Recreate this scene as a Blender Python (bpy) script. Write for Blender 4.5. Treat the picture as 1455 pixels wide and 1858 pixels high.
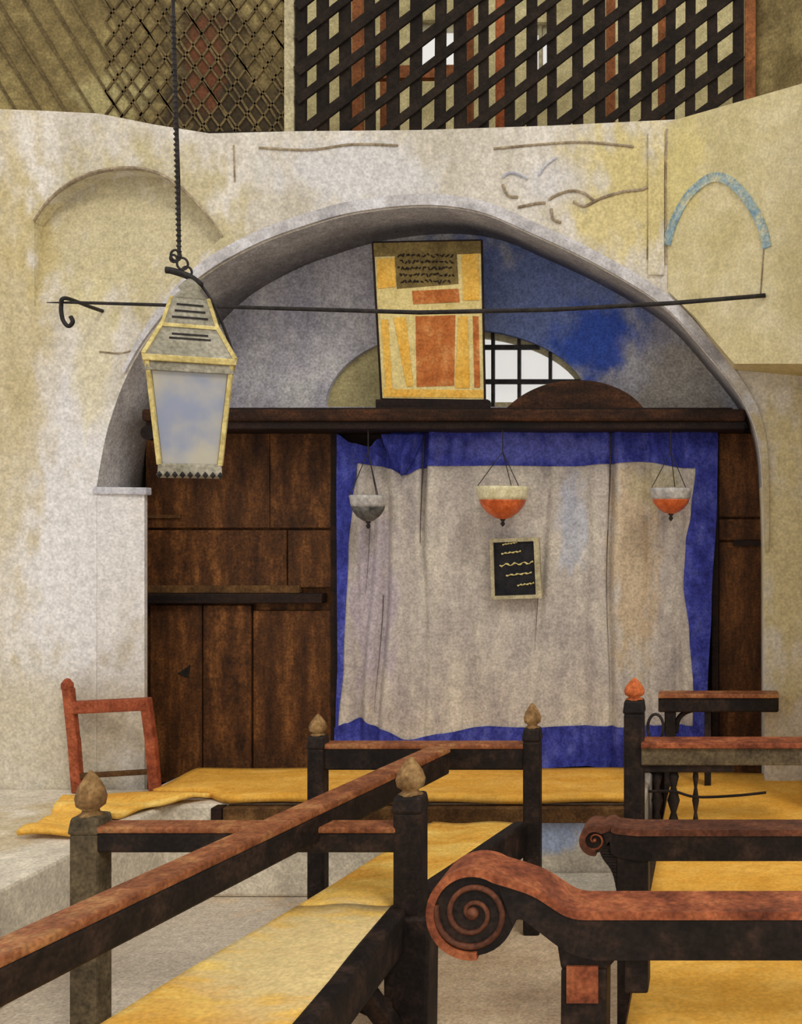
import bpy, bmesh, math, random
from mathutils import Vector, Matrix
random.seed(7)
for o in list(bpy.data.objects): bpy.data.objects.remove(o)
S = bpy.context.scene
COL = S.collection
# ------------------------------------------------------------------ camera, world, lights, exposure
F, HX, HY, EYE = 1900.0, 1300.0, 950.0, 1.65        # focal length in pixels, vanishing point, eye height
cam = bpy.data.objects.new('camera', bpy.data.cameras.new('camera'))
COL.objects.link(cam); S.camera = cam
cam.location = (0, 0, EYE); cam.rotation_euler = (math.pi/2, 0, 0)
cam.data.sensor_width = 36; cam.data.lens = F/1858*36
cam.data.shift_x = -(HX-727.5)/1858; cam.data.shift_y = (HY-929)/1858
cam.data.clip_start = .05
W = bpy.data.worlds.new('daylight'); S.world = W; W.use_nodes = True
bg = W.node_tree.nodes['Background']
bg.inputs[0].default_value = (1, .97, .92, 1); bg.inputs[1].default_value = .92
sun = bpy.data.objects.new('daylight_from_behind', bpy.data.lights.new('daylight_from_behind', 'SUN'))
COL.objects.link(sun); sun.data.energy = 1.15; sun.data.angle = math.radians(14); sun.data.color = (1, .94, .82)
sun.rotation_euler = (math.radians(47), 0, math.radians(36))
S.view_settings.view_transform = 'Standard'; S.view_settings.look = 'None'
S.view_settings.gamma = 1; S.view_settings.use_curve_mapping = False
S.view_settings.exposure = 0.0

# ------------------------------------------------------------------ helpers
def X(px, Y): return (px-HX)/F*Y
def Z(py, Y): return EYE-(py-HY)/F*Y
def at(px, py, Y): return Vector((X(px, Y), Y, Z(py, Y)))
def lin(c): return tuple(((v/255+.055)/1.055)**2.4 if v > 10 else v/255/12.92 for v in c)+(1,)

def mat(name, c1, c2, c3=None, big=3.0, fine=85.0, stretch=(1, 1, 1), grain=.35, rough=.85, zones=(), bump=.25, seams=None, spec=.2):
    m = bpy.data.materials.new(name); m.use_nodes = True
    nt = m.node_tree; N = nt.nodes; L = nt.links; b = N['Principled BSDF']
    tc = N.new('ShaderNodeTexCoord'); mp = N.new('ShaderNodeMapping'); mp.inputs['Scale'].default_value = stretch
    L.new(tc.outputs['Object'], mp.inputs['Vector'])
    n1 = N.new('ShaderNodeTexNoise'); n1.inputs['Scale'].default_value = big; n1.inputs['Detail'].default_value = 5
    n1.inputs['Roughness'].default_value = .65
    L.new(mp.outputs[0], n1.inputs['Vector'])
    rp = N.new('ShaderNodeValToRGB'); e = rp.color_ramp.elements
    e[0].position = .34; e[0].color = lin(c1); e[1].position = .68; e[1].color = lin(c2)
    if c3: k = e.new(.51); k.color = lin(c3)
    L.new(n1.outputs['Fac'], rp.inputs[0]); col = rp.outputs[0]
    geo = N.new('ShaderNodeNewGeometry')
    for (ctr, rad, zc, amt) in zones:
        sb = N.new('ShaderNodeVectorMath'); sb.operation = 'SUBTRACT'; sb.inputs[1].default_value = ctr
        L.new(geo.outputs['Position'], sb.inputs[0])
        dv = N.new('ShaderNodeVectorMath'); dv.operation = 'DIVIDE'; dv.inputs[1].default_value = rad
        L.new(sb.outputs[0], dv.inputs[0])
        ln = N.new('ShaderNodeVectorMath'); ln.operation = 'LENGTH'; L.new(dv.outputs[0], ln.inputs[0])
        zn = N.new('ShaderNodeTexNoise'); zn.inputs['Scale'].default_value = 8; zn.inputs['Detail'].default_value = 6
        L.new(mp.outputs[0], zn.inputs['Vector'])
        ad = N.new('ShaderNodeMath'); ad.operation = 'MULTIPLY_ADD'; ad.inputs[1].default_value = 1.6; ad.inputs[2].default_value = -.8
        L.new(zn.outputs['Fac'], ad.inputs[0])
        sm = N.new('ShaderNodeMath'); sm.operation = 'ADD'; L.new(ad.outputs[0], sm.inputs[0]); L.new(ln.outputs['Value'], sm.inputs[1])
        mr = N.new('ShaderNodeMapRange'); mr.interpolation_type = 'SMOOTHSTEP'
        mr.inputs['From Min'].default_value = 1.0; mr.inputs['From Max'].default_value = .45
        mr.inputs['To Min'].default_value = 0; mr.inputs['To Max'].default_value = amt
        L.new(sm.outputs[0], mr.inputs['Value'])
        mx = N.new('ShaderNodeMix'); mx.data_type = 'RGBA'; mx.inputs['B'].default_value = lin(zc)
        L.new(mr.outputs[0], mx.inputs['Factor']); L.new(col, mx.inputs['A']); col = mx.outputs['Result']
    # chalky speckle
    n2 = N.new('ShaderNodeTexNoise'); n2.inputs['Scale'].default_value = fine; n2.inputs['Detail'].default_value = 2
    L.new(tc.outputs['Object'], n2.inputs['Vector'])
    r2 = N.new('ShaderNodeMapRange'); r2.inputs['From Min'].default_value = .3; r2.inputs['From Max'].default_value = .7
    r2.inputs['To Min'].default_value = 1-grain; r2.inputs['To Max'].default_value = 1+grain*.8
    L.new(n2.outputs['Fac'], r2.inputs['Value'])
    n3 = N.new('ShaderNodeTexNoise'); n3.inputs['Scale'].default_value = fine*.3; n3.inputs['Detail'].default_value = 3
    L.new(tc.outputs['Object'], n3.inputs['Vector'])
    r3 = N.new('ShaderNodeMapRange'); r3.inputs['From Min'].default_value = .3; r3.inputs['From Max'].default_value = .7
    r3.inputs['To Min'].default_value = 1-grain*.55; r3.inputs['To Max'].default_value = 1+grain*.5
    L.new(n3.outputs['Fac'], r3.inputs['Value'])
    mm = N.new('ShaderNodeMath'); mm.operation = 'MULTIPLY'; L.new(r2.outputs[0], mm.inputs[0]); L.new(r3.outputs[0], mm.inputs[1])
    vm = N.new('ShaderNodeVectorMath'); vm.operation = 'SCALE'
    L.new(col, vm.inputs[0]); L.new(mm.outputs[0], vm.inputs['Scale'])
    L.new(vm.outputs[0], b.inputs['Base Color'])
    bp = N.new('ShaderNodeBump'); bp.inputs['Strength'].default_value = bump; bp.inputs['Distance'].default_value = .004
    L.new(n2.outputs['Fac'], bp.inputs['Height']); L.new(bp.outputs[0], b.inputs['Normal'])
    b.inputs['Roughness'].default_value = rough
    b.inputs['Specular IOR Level'].default_value = spec
    return m

class MB:
    def __init__(s): s.v = []; s.f = []
    def add(s, vs, fs):
        o = len(s.v); s.v += [Vector(v) for v in vs]; s.f += [tuple(i+o for i in f) for f in fs]; return s
    def hexa(s, p):      # 8 points: bottom ring 0-3, top ring 4-7
        return s.add(p, [(3, 2, 1, 0), (4, 5, 6, 7), (0, 1, 5, 4), (1, 2, 6, 5), (2, 3, 7, 6), (3, 0, 4, 7)])
    def box(s, x0, x1, y0, y1, z0, z1):
        return s.hexa([(x0, y0, z0), (x1, y0, z0), (x1, y1, z0), (x0, y1, z0), (x0, y0, z1), (x1, y0, z1), (x1, y1, z1), (x0, y1, z1)])
    def bar(s, a, b, w, h, up=(0, 0, 1)):
        a = Vector(a); b = Vector(b); d = (b-a).normalized(); up = Vector(up)
        sd = d.cross(up).normalized()*w/2; u = sd.cross(d).normalized()*h/2
        return s.hexa([a-sd-u, a+sd-u, b+sd-u, b-sd-u, a-sd+u, a+sd+u, b+sd+u, b-sd+u])
    def prism(s, pts, y0, y1):   # polygon in (x, z), extruded in y
        n = len(pts); vs = [(p[0], y0, p[1]) for p in pts]+[(p[0], y1, p[1]) for p in pts]
        fs = [tuple(range(n)), tuple(range(2*n-1, n-1, -1))]+[(i, i+n, (i+1) % n+n, (i+1) % n) for i in range(n)]
        return s.add(vs, fs)
    def strip(s, left, right, y0, y1):   # ribbon between two (x,z) lines, extruded in y
        for i in range(len(left)-1):
            q = [left[i], right[i], right[i+1], left[i+1]]
            s.hexa([(p[0], y0, p[1]) for p in q]+[(p[0], y1, p[1]) for p in q])
        return s
    def lathe(s, prof, c=(0, 0, 0), n=20):
        c = Vector(c); vs = []; fs = []
        for r, z in prof:
            for k in range(n):
                a = 2*math.pi*k/n; vs.append(c+Vector((r*math.cos(a), r*math.sin(a), z)))
        for j in range(len(prof)-1):
            for k in range(n): fs.append((j*n+k, j*n+(k+1) % n, (j+1)*n+(k+1) % n, (j+1)*n+k))
        fs.append(tuple(range(n-1, -1, -1))); fs.append(tuple(range((len(prof)-1)*n, len(prof)*n)))
        return s.add(vs, fs)
    def tube(s, pts, r, n=8, closed=False):
        pts = [Vector(p) for p in pts]; m = len(pts); vs = []; fs = []; ref = None
        for i, p in enumerate(pts):
            t = (pts[(i+1) % m]-pts[i-1]) if closed else (pts[min(i+1, m-1)]-pts[max(i-1, 0)])
            t.normalize()
            if ref is None: ref = t.orthogonal().normalized()
            ref = (ref-t*ref.dot(t)).normalized(); b2 = t.cross(ref)
            rr = r[i] if isinstance(r, (list, tuple)) else r
            for k in range(n):
                a = 2*math.pi*k/n; vs.append(p+ref*math.cos(a)*rr+b2*math.sin(a)*rr)
        for i in range(m if closed else m-1):
            j = (i+1) % m
            for k in range(n): fs.append((i*n+k, i*n+(k+1) % n, j*n+(k+1) % n, j*n+k))
        if not closed: fs.append(tuple(range(n-1, -1, -1))); fs.append(tuple(range((m-1)*n, m*n)))
        return s.add(vs, fs)
    def grid(s, fn, nu, nv):
        vs = [fn(i/nu, j/nv) for j in range(nv+1) for i in range(nu+1)]
        return s.add(vs, [(j*(nu+1)+i, j*(nu+1)+i+1, (j+1)*(nu+1)+i+1, (j+1)*(nu+1)+i) for j in range(nv) for i in range(nu)])
    def build(s, name, m, parent=None, bevel=0, smooth=False, solid=0, label=None):
        org = Vector(parent.matrix_basis.translation) if parent and parent.type == 'EMPTY' else Vector((0, 0, 0))
        if parent and parent.type != 'EMPTY':
            org = Vector(parent.get('org', (0, 0, 0)))
        me = bpy.data.meshes.new(name); me.from_pydata([v-org for v in s.v], [], s.f); me.validate()
        bm = bmesh.new(); bm.from_mesh(me)
        bmesh.ops.recalc_face_normals(bm, faces=bm.faces); bm.to_mesh(me); bm.free()
        o = bpy.data.objects.new(name, me); COL.objects.link(o); me.materials.append(m)
        if parent: o.parent = parent
        if tuple(org) != (0, 0, 0): PARTORG[o.name] = org
        if smooth:
            for p in me.polygons: p.use_smooth = True
        if solid:
            md = o.modifiers.new('thickness', 'SOLIDIFY'); md.thickness = solid; md.offset = 0
        if bevel:
            md = o.modifiers.new('worn_edge', 'BEVEL'); md.width = bevel; md.segments = 2; md.limit_method = 'ANGLE'
        if label: o['label'] = label
        return o
PARTORG = {}
def sub(mb, name, m, part, **k):      # sub-part of a part whose mesh is expressed relative to its thing's empty
    org = PARTORG.get(part.name, Vector((0, 0, 0)))
    mb.v = [v-org for v in mb.v]
    o = mb.build(name, m, None, **k); o.parent = part
    return o
def thing(name, label, cat, loc, group=None):
    o = bpy.data.objects.new(name, None); COL.objects.link(o); o.location = loc; o.empty_display_size = .1
    o['label'] = label; o['category'] = cat
    if group: o['group'] = group
    return o
def tag(o, label, cat, group=None):
    o['label'] = label; o['category'] = cat
    if group: o['group'] = group
    return o
def struct(o): o['kind'] = 'structure'; return o
def slab(name, outer, holes, y0, y1, m):     # wall with openings: outlines in (x, z), thickness from y0 to y1
    cu = bpy.data.curves.new(name, 'CURVE'); cu.dimensions = '2D'; cu.fill_mode = 'BOTH'; cu.extrude = abs(y1-y0)/2
    for poly in [outer]+list(holes):
        sp = cu.splines.new('POLY'); sp.points.add(len(poly)-1); sp.use_cyclic_u = True
        for i, p in enumerate(poly): sp.points[i].co = (p[0], p[1], 0, 1)
    t = bpy.data.objects.new(name, cu); COL.objects.link(t); bpy.context.view_layer.update()
    me = bpy.data.meshes.new_from_object(t); bpy.data.objects.remove(t)
    for v in me.vertices:
        x, z, d = v.co; v.co = (x, (y0+y1)/2+d, z)
    bm = bmesh.new(); bm.from_mesh(me); bmesh.ops.remove_doubles(bm, verts=bm.verts, dist=1e-5)
    bmesh.ops.recalc_face_normals(bm, faces=bm.faces); bm.to_mesh(me); bm.free()
    me.materials.clear(); me.materials.append(m); me.name = name
    o = bpy.data.objects.new(name, me); COL.objects.link(o); return o
def smoothline(pts, n=8):       # Catmull-Rom through 2-D or 3-D points
    out = []; P = [Vector(p) for p in pts]
    for i in range(len(P)-1):
        p0 = P[max(i-1, 0)]; p1 = P[i]; p2 = P[i+1]; p3 = P[min(i+2, len(P)-1)]
        for k in range(n):
            t = k/n; out.append(.5*((2*p1)+(p2-p0)*t+(2*p0-5*p1+4*p2-p3)*t*t+(3*p1-p0-3*p2+p3)*t**3))
    out.append(P[-1]); return out
def offset_line(pts, d):
    out = []
    for i, p in enumerate(pts):
        t = (pts[min(i+1, len(pts)-1)]-pts[max(i-1, 0)]).normalized(); out.append(p+Vector((-t.y, t.x))*d)
    return out
def interp(tab, x):
    if x <= tab[0][0]: return tab[0][1]
    for (a, b), (c, d) in zip(tab, tab[1:]):
        if x <= c:
            t = (x-a)/(c-a); t = t*t*(3-2*t); return b+(d-b)*t
    return tab[-1][1]

# ------------------------------------------------------------------ materials
YA = 5.25                   # front of the ark
YW, YT = 4.9, 5.35          # front face of the arched wall, back of its niche
plaster = mat('plaster', (186, 177, 160), (222, 215, 206), (206, 198, 185), big=2.2, grain=.2, stretch=(1.6, 1.6, .8), zones=[
    (at(230, 420, YW), (.75, 2, .5), (186, 172, 126), .75),
    (at(1130, 350, YW), (.45, 2, .42), (206, 187, 112), .7),
    (at(1010, 330, YW), (.25, 2, .15), (205, 202, 205), .6),
    (at(640, 310, YW), (.5, 2, .2), (206, 204, 206), .7),
    (at(150, 1000, YW), (.55, 2, .95), (220, 217, 218), .85),
    (at(1435, 1000, YW), (.2, 2, .9), (196, 180, 130), .8),
    (at(60, 1330, YW), (.7, 2, .35), (192, 180, 152), .6),
    (at(20, 600, YW), (.22, 2, 1.6), (187, 168, 112), .6),
    (at(170, 620, YW), (.12, 2, .5), (206, 194, 150), .6)])
plaster_right = mat('ochre_plaster', (194, 180, 132), (222, 210, 174), (208, 194, 150), big=3, grain=.16, zones=[
    (at(1240, 300, 4.8), (.12, 2, .35), (212, 196, 130), .7)])
rim_m = mat('arch_plaster', (150, 146, 150), (214, 211, 214), (186, 182, 182), big=6, grain=.2, zones=[
    (at(1400, 1000, YW), (.35, 2, 1.0), (176, 158, 112), .8)])
tymp = mat('grey_blue_plaster', (150, 147, 158), (192, 188, 186), (170, 166, 172), big=5, grain=.3, stretch=(1, 1, .7), zones=[
    (at(980, 560, YT), (.72, 2, .62), (84, 104, 160), .85),
    (at(1080, 620, YT), (.26, 2, .24), (34, 70, 168), .8),
    (at(1240, 700, YT), (.35, 2, .3), (162, 152, 138), .8)])
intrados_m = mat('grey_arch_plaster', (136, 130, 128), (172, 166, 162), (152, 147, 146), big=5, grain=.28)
ledge_m = mat('sill_plaster', (160, 160, 172), (205, 203, 206), big=6, grain=.2)
blue_paint = mat('blue_paint', (112, 144, 166), (206, 198, 160), (156, 172, 170), big=18, grain=.25)
line_m = mat('plaster_edge', (122, 106, 86), (178, 162, 136), big=12, grain=.3)
floor_m = mat('stone_floor', (186, 160, 130), (218, 196, 166), (202, 178, 148), big=4, grain=.25, zones=[
    ((-2.2, 3.9, 0), (1.0, 1.2, 1), (196, 186, 172), .8)])
masonry = mat('whitewashed_stone', (192, 182, 166), (226, 216, 196), (210, 200, 182), big=4, grain=.22, zones=[
    ((-.75, 4.65, .3), (.35, .5, .12), (166, 184, 220), .9), ((-2.9, 4.2, .45), (.4, .9, .08), (190, 172, 136), .8)])
ark_wood = mat('dark_ark_wood', (48, 27, 12), (120, 76, 38), (80, 48, 22), big=3.5, grain=.45, stretch=(3.2, 3, .8), rough=.7)
cornice_m = mat('dark_cornice_wood', (30, 17, 9), (84, 50, 28), (52, 30, 16), big=5, grain=.45, stretch=(.7, 2, 2.5), rough=.75)
ark_dark = mat('blackened_wood', (18, 12, 10), (46, 28, 20), big=5, grain=.4, stretch=(.6, 2, 3), rough=.7)
dark = mat('dark_bench_wood', (20, 15, 14), (58, 42, 34), (32, 24, 21), big=9, grain=.4, rough=.6)
red = mat('red_brown_wood', (92, 46, 30), (172, 102, 64), (138, 74, 47), big=10, grain=.35, rough=.6)
arm_brown = mat('dark_red_brown_wood', (70, 40, 28), (118, 70, 48), (92, 54, 38), big=10, grain=.35, rough=.6)
red_pale = mat('lit_rail_top_wood', (112, 64, 38), (174, 124, 78), (142, 86, 54), big=10, grain=.35, rough=.6)  # reddish tone paints the light falling on the tops of dark rails
bright_red = mat('red_painted_wood', (128, 62, 40), (176, 96, 64), (152, 78, 50), big=12, grain=.3)
post_grey = mat('weathered_post_wood', (72, 62, 48), (112, 98, 74), (92, 80, 60), big=10, grain=.35)
acorn = mat('finial_wood', (112, 84, 52), (164, 132, 88), (136, 104, 66), big=22, grain=.3)
acorn_red = mat('orange_finial_wood', (168, 84, 44), (206, 122, 70), (188, 98, 54), big=22, grain=.3)
brown_rail = mat('mid_brown_wood', (66, 44, 24), (116, 84, 48), (90, 62, 34), big=8, grain=.35)
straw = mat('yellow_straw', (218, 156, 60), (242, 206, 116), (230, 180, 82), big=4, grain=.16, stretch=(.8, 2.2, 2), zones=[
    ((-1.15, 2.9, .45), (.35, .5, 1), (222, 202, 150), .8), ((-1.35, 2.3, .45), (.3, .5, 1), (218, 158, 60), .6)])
straw2 = mat('amber_straw', (212, 152, 54), (230, 178, 84), (221, 164, 66), big=5, grain=.14, stretch=(1, 2, 2))
cloth = mat('curtain_linen', (164, 154, 150), (206, 196, 180), (186, 176, 166), big=3.0, grain=.24, stretch=(2.6, 1, .8), zones=[
    (at(1150, 1010, 5.2), (.16, 1, .7), (192, 166, 128), .65), (at(1040, 950, 5.2), (.1, 1, .3), (166, 174, 194), .6),
    (at(680, 1100, 5.2), (.16, 1, .6), (168, 156, 166), .8), (at(1190, 880, 5.2), (.16, 1, .14), (180, 168, 134), .7)])
crease_m = mat('seam_and_crease_shade', (58, 48, 52), (98, 86, 86), big=20, grain=.3)  # dark tone for curtain seams and for shade painted into the creases
blue_cloth = mat('blue_border_cloth', (40, 44, 120), (86, 92, 172), (58, 64, 150), big=7, grain=.34, stretch=(2, 1, 1), zones=[
    (at(960, 815, 5.2), (.6, 1, .09), (96, 100, 178), .7)])
iron = mat('black_iron', (26, 24, 24), (54, 48, 46), big=20, grain=.3, rough=.55)
lattice_m = mat('black_lattice_wood', (22, 16, 12), (44, 34, 26), big=10, grain=.3)
lattice_fine = mat('brown_lattice_wood', (78, 66, 44), (116, 98, 64), big=6, grain=.35)
gallery_back = mat('gallery_plaster', (150, 138, 96), (202, 190, 146), (178, 166, 122), big=2.5, grain=.25)
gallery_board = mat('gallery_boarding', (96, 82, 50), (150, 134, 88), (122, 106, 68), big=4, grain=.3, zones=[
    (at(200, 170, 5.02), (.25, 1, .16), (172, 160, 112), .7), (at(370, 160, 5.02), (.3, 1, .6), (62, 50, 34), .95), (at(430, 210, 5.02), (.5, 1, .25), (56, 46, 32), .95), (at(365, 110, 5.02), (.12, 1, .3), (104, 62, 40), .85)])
gallery_brown = mat('gallery_brown_wood', (104, 62, 36), (150, 92, 54), big=8, grain=.3)
gallery_orange = mat('orange_gallery_wood', (166, 88, 50), (196, 112, 66), big=8, grain=.3)
paper_c = mat('cream_paper', (196, 176, 112), (222, 204, 146), big=9, grain=.2)
paper_y = mat('yellow_ink', (214, 158, 58), (226, 184, 92), big=9, grain=.2)
paper_r = mat('rust_ink', (158, 84, 38), (204, 142, 84), (178, 104, 52), big=9, grain=.25)
paper_b = mat('olive_brown_ink', (92, 76, 44), (132, 112, 66), big=9, grain=.25)
ink = mat('black_ink', (24, 20, 18), (48, 40, 34), big=20, grain=.3)
gold = mat('gold_lettering', (190, 172, 106), (212, 198, 140), big=20, grain=.2)
slate = mat('black_plaque', (22, 22, 26), (42, 40, 42), big=12, grain=.3)
frame_pale = mat('pale_frame_wood', (150, 140, 112), (190, 178, 142), big=12, grain=.25)
brass = mat('yellowed_brass', (176, 156, 92), (216, 198, 134), big=14, grain=.25, rough=.5)
lantern_grey = mat('grey_tin', (128, 122, 104), (164, 158, 142), big=12, grain=.3, rough=.6)
orange_oil = mat('orange_glass', (186, 82, 40), (214, 112, 62), big=25, grain=.2, rough=.3)
pale_glass = mat('pale_cream_glass', (206, 194, 150), (228, 220, 186), big=25, grain=.2, rough=.3)
grey_glass = mat('pale_grey_glass', (160, 156, 152), (196, 190, 184), big=25, grain=.2, rough=.3)
grey_metal = mat('dull_grey_metal', (66, 66, 66), (112, 110, 106), big=25, grain=.3, rough=.5)
def glass(name, col, alpha):
    m = bpy.data.materials.new(name); m.use_nodes = True; nt = m.node_tree; N = nt.nodes; L = nt.links
    b = N['Principled BSDF']; b.inputs['Roughness'].default_value = .25
    tc = N.new('ShaderNodeTexCoord'); n = N.new('ShaderNodeTexNoise'); n.inputs['Scale'].default_value = 6; n.inputs['Detail'].default_value = 4
    r = N.new('ShaderNodeValToRGB'); r.color_ramp.elements[0].position = .38; r.color_ramp.elements[1].position = .62
    r.color_ramp.elements[0].color = lin(col[0]); r.color_ramp.elements[1].color = lin(col[1])
    L.new(tc.outputs['Object'], n.inputs['Vector']); L.new(n.outputs['Fac'], r.inputs[0]); L.new(r.outputs[0], b.inputs['Base Color'])
    b.inputs['Alpha'].default_value = alpha
    return m
dusty_glass = glass('dusty_lantern_glass', ((168, 176, 200), (214, 208, 190)), .5)
clear_glass = glass('window_glass', ((235, 235, 238), (245, 245, 245)), .15)

# ------------------------------------------------------------------ setting
struct(MB().box(-4.6, .9, .3, 5.6, -.12, 0).build('floor', floor_m))
arch_px = [(175, 885), (186, 820), (200, 762), (232, 678), (280, 600), (360, 511), (460, 450), (560, 412), (650, 388), (770, 376), (870, 388),
           (960, 425), (1080, 482), (1200, 556), (1280, 642), (1345, 726), (1374, 800), (1383, 900), (1386, 1000)]
arch = [Vector((X(a, YW), Z(b, YW))) for a, b in arch_px]
arch_s = smoothline(arch, 6)
pier_x = X(270, YW)
opening = [(arch[0].x, -.05)]+[tuple(p) for p in arch_s]+[(X(1388, YW), -.05)]
lun_px = [(62, 556), (62, 402), (84, 370), (120, 338), (168, 315), (225, 306), (275, 311), (316, 331), (352, 363), (384, 400), (404, 430),
          (366, 462), (322, 500), (292, 534), (270, 556)]
lun = [(X(a, YW), Z(b, YW)) for a, b in lun_px]
top_px = [(1475, 208), (1240, 216), (1000, 228), (760, 236), (540, 238), (380, 242), (280, 226), (180, 206), (60, 200), (-60, 196)]
outer = [(-3.72, -.05)]+[(X(a, YW), Z(b, YW)) for a, b in reversed(top_px)]+[(.62, Z(208, YW)), (.62, -.05)]
wb_ = struct(slab('wall_back', outer, [opening, lun], YW, YT, plaster))
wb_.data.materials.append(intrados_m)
for p in wb_.data.polygons:          # the inner faces of the arch take the darker grey plaster
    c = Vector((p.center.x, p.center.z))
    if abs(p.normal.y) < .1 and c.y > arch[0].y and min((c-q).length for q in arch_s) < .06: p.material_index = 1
# sloping back of the blind arch on the left
zt, zb = Z(306, YW), Z(556, YW)
struct(MB().add([(x, YW+.004+.10*max(0, (z-zb)/(zt-zb)), z) for x, z in lun]+[(x, YT-.02, z) for x, z in lun],
       [tuple(range(len(lun))), tuple(range(2*len(lun)-1, len(lun)-1, -1))]+[(i, (i+1) % len(lun), (i+1) % len(lun)+len(lun), i+len(lun)) for i in range(len(lun))]
       ).build('wall_blind_arch', plaster))
arcl = smoothline([(x, YW-.004, z) for x, z in lun[1:11]], 5)
struct(MB().tube(arcl, [.004+.006*math.sin(math.pi*min(1, i/(len(arcl)-1)*1.1)) for i in range(len(arcl))], 6).build('trim_1', line_m))
# niche behind the arch, with its half-round window opening
wc = (X(830, YT), Z(738, YT)); wa, wb = 240/F*YT, 142/F*YT
win = [(wc[0]+wa*math.cos(math.pi*k/28), wc[1]+wb*math.sin(math.pi*k/28)) for k in range(29)]
struct(slab('wall_niche', [(-3.1, -.05), (-3.1, 3.42), (.5, 3.42), (.5, -.05)], [win], YT, YT+.22, tymp))
wroot = bpy.data.objects.new('window_1', None); COL.objects.link(wroot); wroot.location = (wc[0], YT+.1, wc[1]); struct(wroot)
fr = MB()
inn = [(wc[0]+(wa-.03)*math.cos(math.pi*k/28), wc[1]+(wb-.03)*math.sin(math.pi*k/28)) for k in range(29)]
fr.strip([Vector(p) for p in win], [Vector(p) for p in inn], YT+.06, YT+.11); fr.box(wc[0]-wa, wc[0]+wa, YT+.06, YT+.11, wc[1]-.005, wc[1]+.03)
fr.build('window_frame', frame_pale, wroot)
def wy(px): return wc[1]+wb*math.sqrt(max(0, 1-((X(px, YT)-wc[0])/wa)**2))
for px in (890, 938, 995):
    MB().box(X(px, YT)-.008, X(px, YT)+.008, YT+.05, YT+.075, wc[1], wy(px)).build('window_bar', iron, wroot)
for py, xr in ((627, 975), (690, 1050)):
    MB().box(X(700, YT), X(xr, YT), YT+.045, YT+.07, Z(py, YT)-.012, Z(py, YT)+.012).build('window_bar', iron, wroot)
pane = MB().prism(win, YT+.085, YT+.09).build('window_pane', clear_glass, wroot)
sh = [p for p in win if p[0] < X(720, YT)]
MB().prism(sh+[(sh[0][0], wc[1])], YT+.03, YT+.05).build('shutter', gallery_back, wroot)
# white raised rim round the arch and the springing sill on the left
out1 = offset_line(arch_s, .006)
out2 = [a_+(b_-a_)*(.35+.65*min(1, (i_-18)/14, (len(arch_s)-1-i_)/22) if i_ >= 18 else 0) for i_, (a_, b_) in enumerate(zip(arch_s, offset_line(arch_s, .058)))]
i0 = 18
struct(MB().strip(out1[i0:], out2[i0:], YW-.018, YW+.05).build('trim_2', rim_m))
pf = [(arch[0].x-.05, YW+.004), (arch[0].x, YW+.004), (X(262, 4.985), 4.985), (X(262, 4.985)-.005, 5.02), (arch[0].x+.02, YA-.02), (arch[0].x-.05, YA-.02)]
def plan(poly, za, zb):
    n_ = len(poly); m_ = MB()
    return m_.add([(x, y, za) for x, y in poly]+[(x, y, zb) for x, y in poly], [tuple(range(n_)), tuple(range(2*n_-1, n_-1, -1))]+[(i, (i+1) % n_, (i+1) % n_+n_, i+n_) for i in range(n_)])
struct(plan(pf, -.05, arch[0].y-.03).build('wall_pier', plaster))
pc_ = Vector((arch[0].x, 5.05))
struct(plan([(arch[0].x-.012, YW-.012), (X(266, 4.975), 4.972), (X(266, 4.975), 5.02), (arch[0].x+.02, YA-.016), (arch[0].x-.012, YA-.016)], arch[0].y-.032, arch[0].y+.004).build('trim_3', ledge_m, bevel=.006))
# wedge-shaped corner wall on the right
def wedge_y(px): return 4.76/(1+.595*(px-HX)/F)
def wpt(px, py, off=0): Yq = wedge_y(px); p = at(px, py, Yq); p.y += off; return p
wp = [(1209, 222), (1300, 196), (1475, 146), (1475, 660), (1332, 660), (1302, 625), (1262, 576), (1212, 528)]
n = len(wp)
fv = [wpt(a, b) for a, b in wp]; bv = [Vector((v.x, YW+.01, v.z)) for v in fv]
struct(MB().add(fv+bv, [tuple(range(n)), tuple(range(2*n-1, n-1, -1))]+[(i, i+n, (i+1) % n+n, (i+1) % n) for i in range(n)]).build('wall_right', plaster_right))
ap = smoothline([wpt(a, b).to_tuple() for a, b in [(1210, 445), (1222, 405), (1245, 362), (1272, 334), (1300, 322), (1330, 334), (1360, 368), (1382, 410), (1392, 450)]], 6)
mbp = MB()
for i in range(len(ap)-1):
    mbp.bar(ap[i]+Vector((0, -.003, 0)), ap[i+1]+Vector((0, -.003, 0)), .012, .042, up=Vector((-.51, -.86, 0)).cross(ap[i+1]-ap[i]))
struct(mbp.build('trim_4', blue_paint))
struct(MB().tube([wpt(1386, 452), wpt(1380, 534)], .004, 6).build('trim_5', line_m))
# side walls outside the picture's edges
struct(MB().box(.42, .62, 4.35, YW, 0, 3.56).build('wall_right_side', plaster_right))
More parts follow.
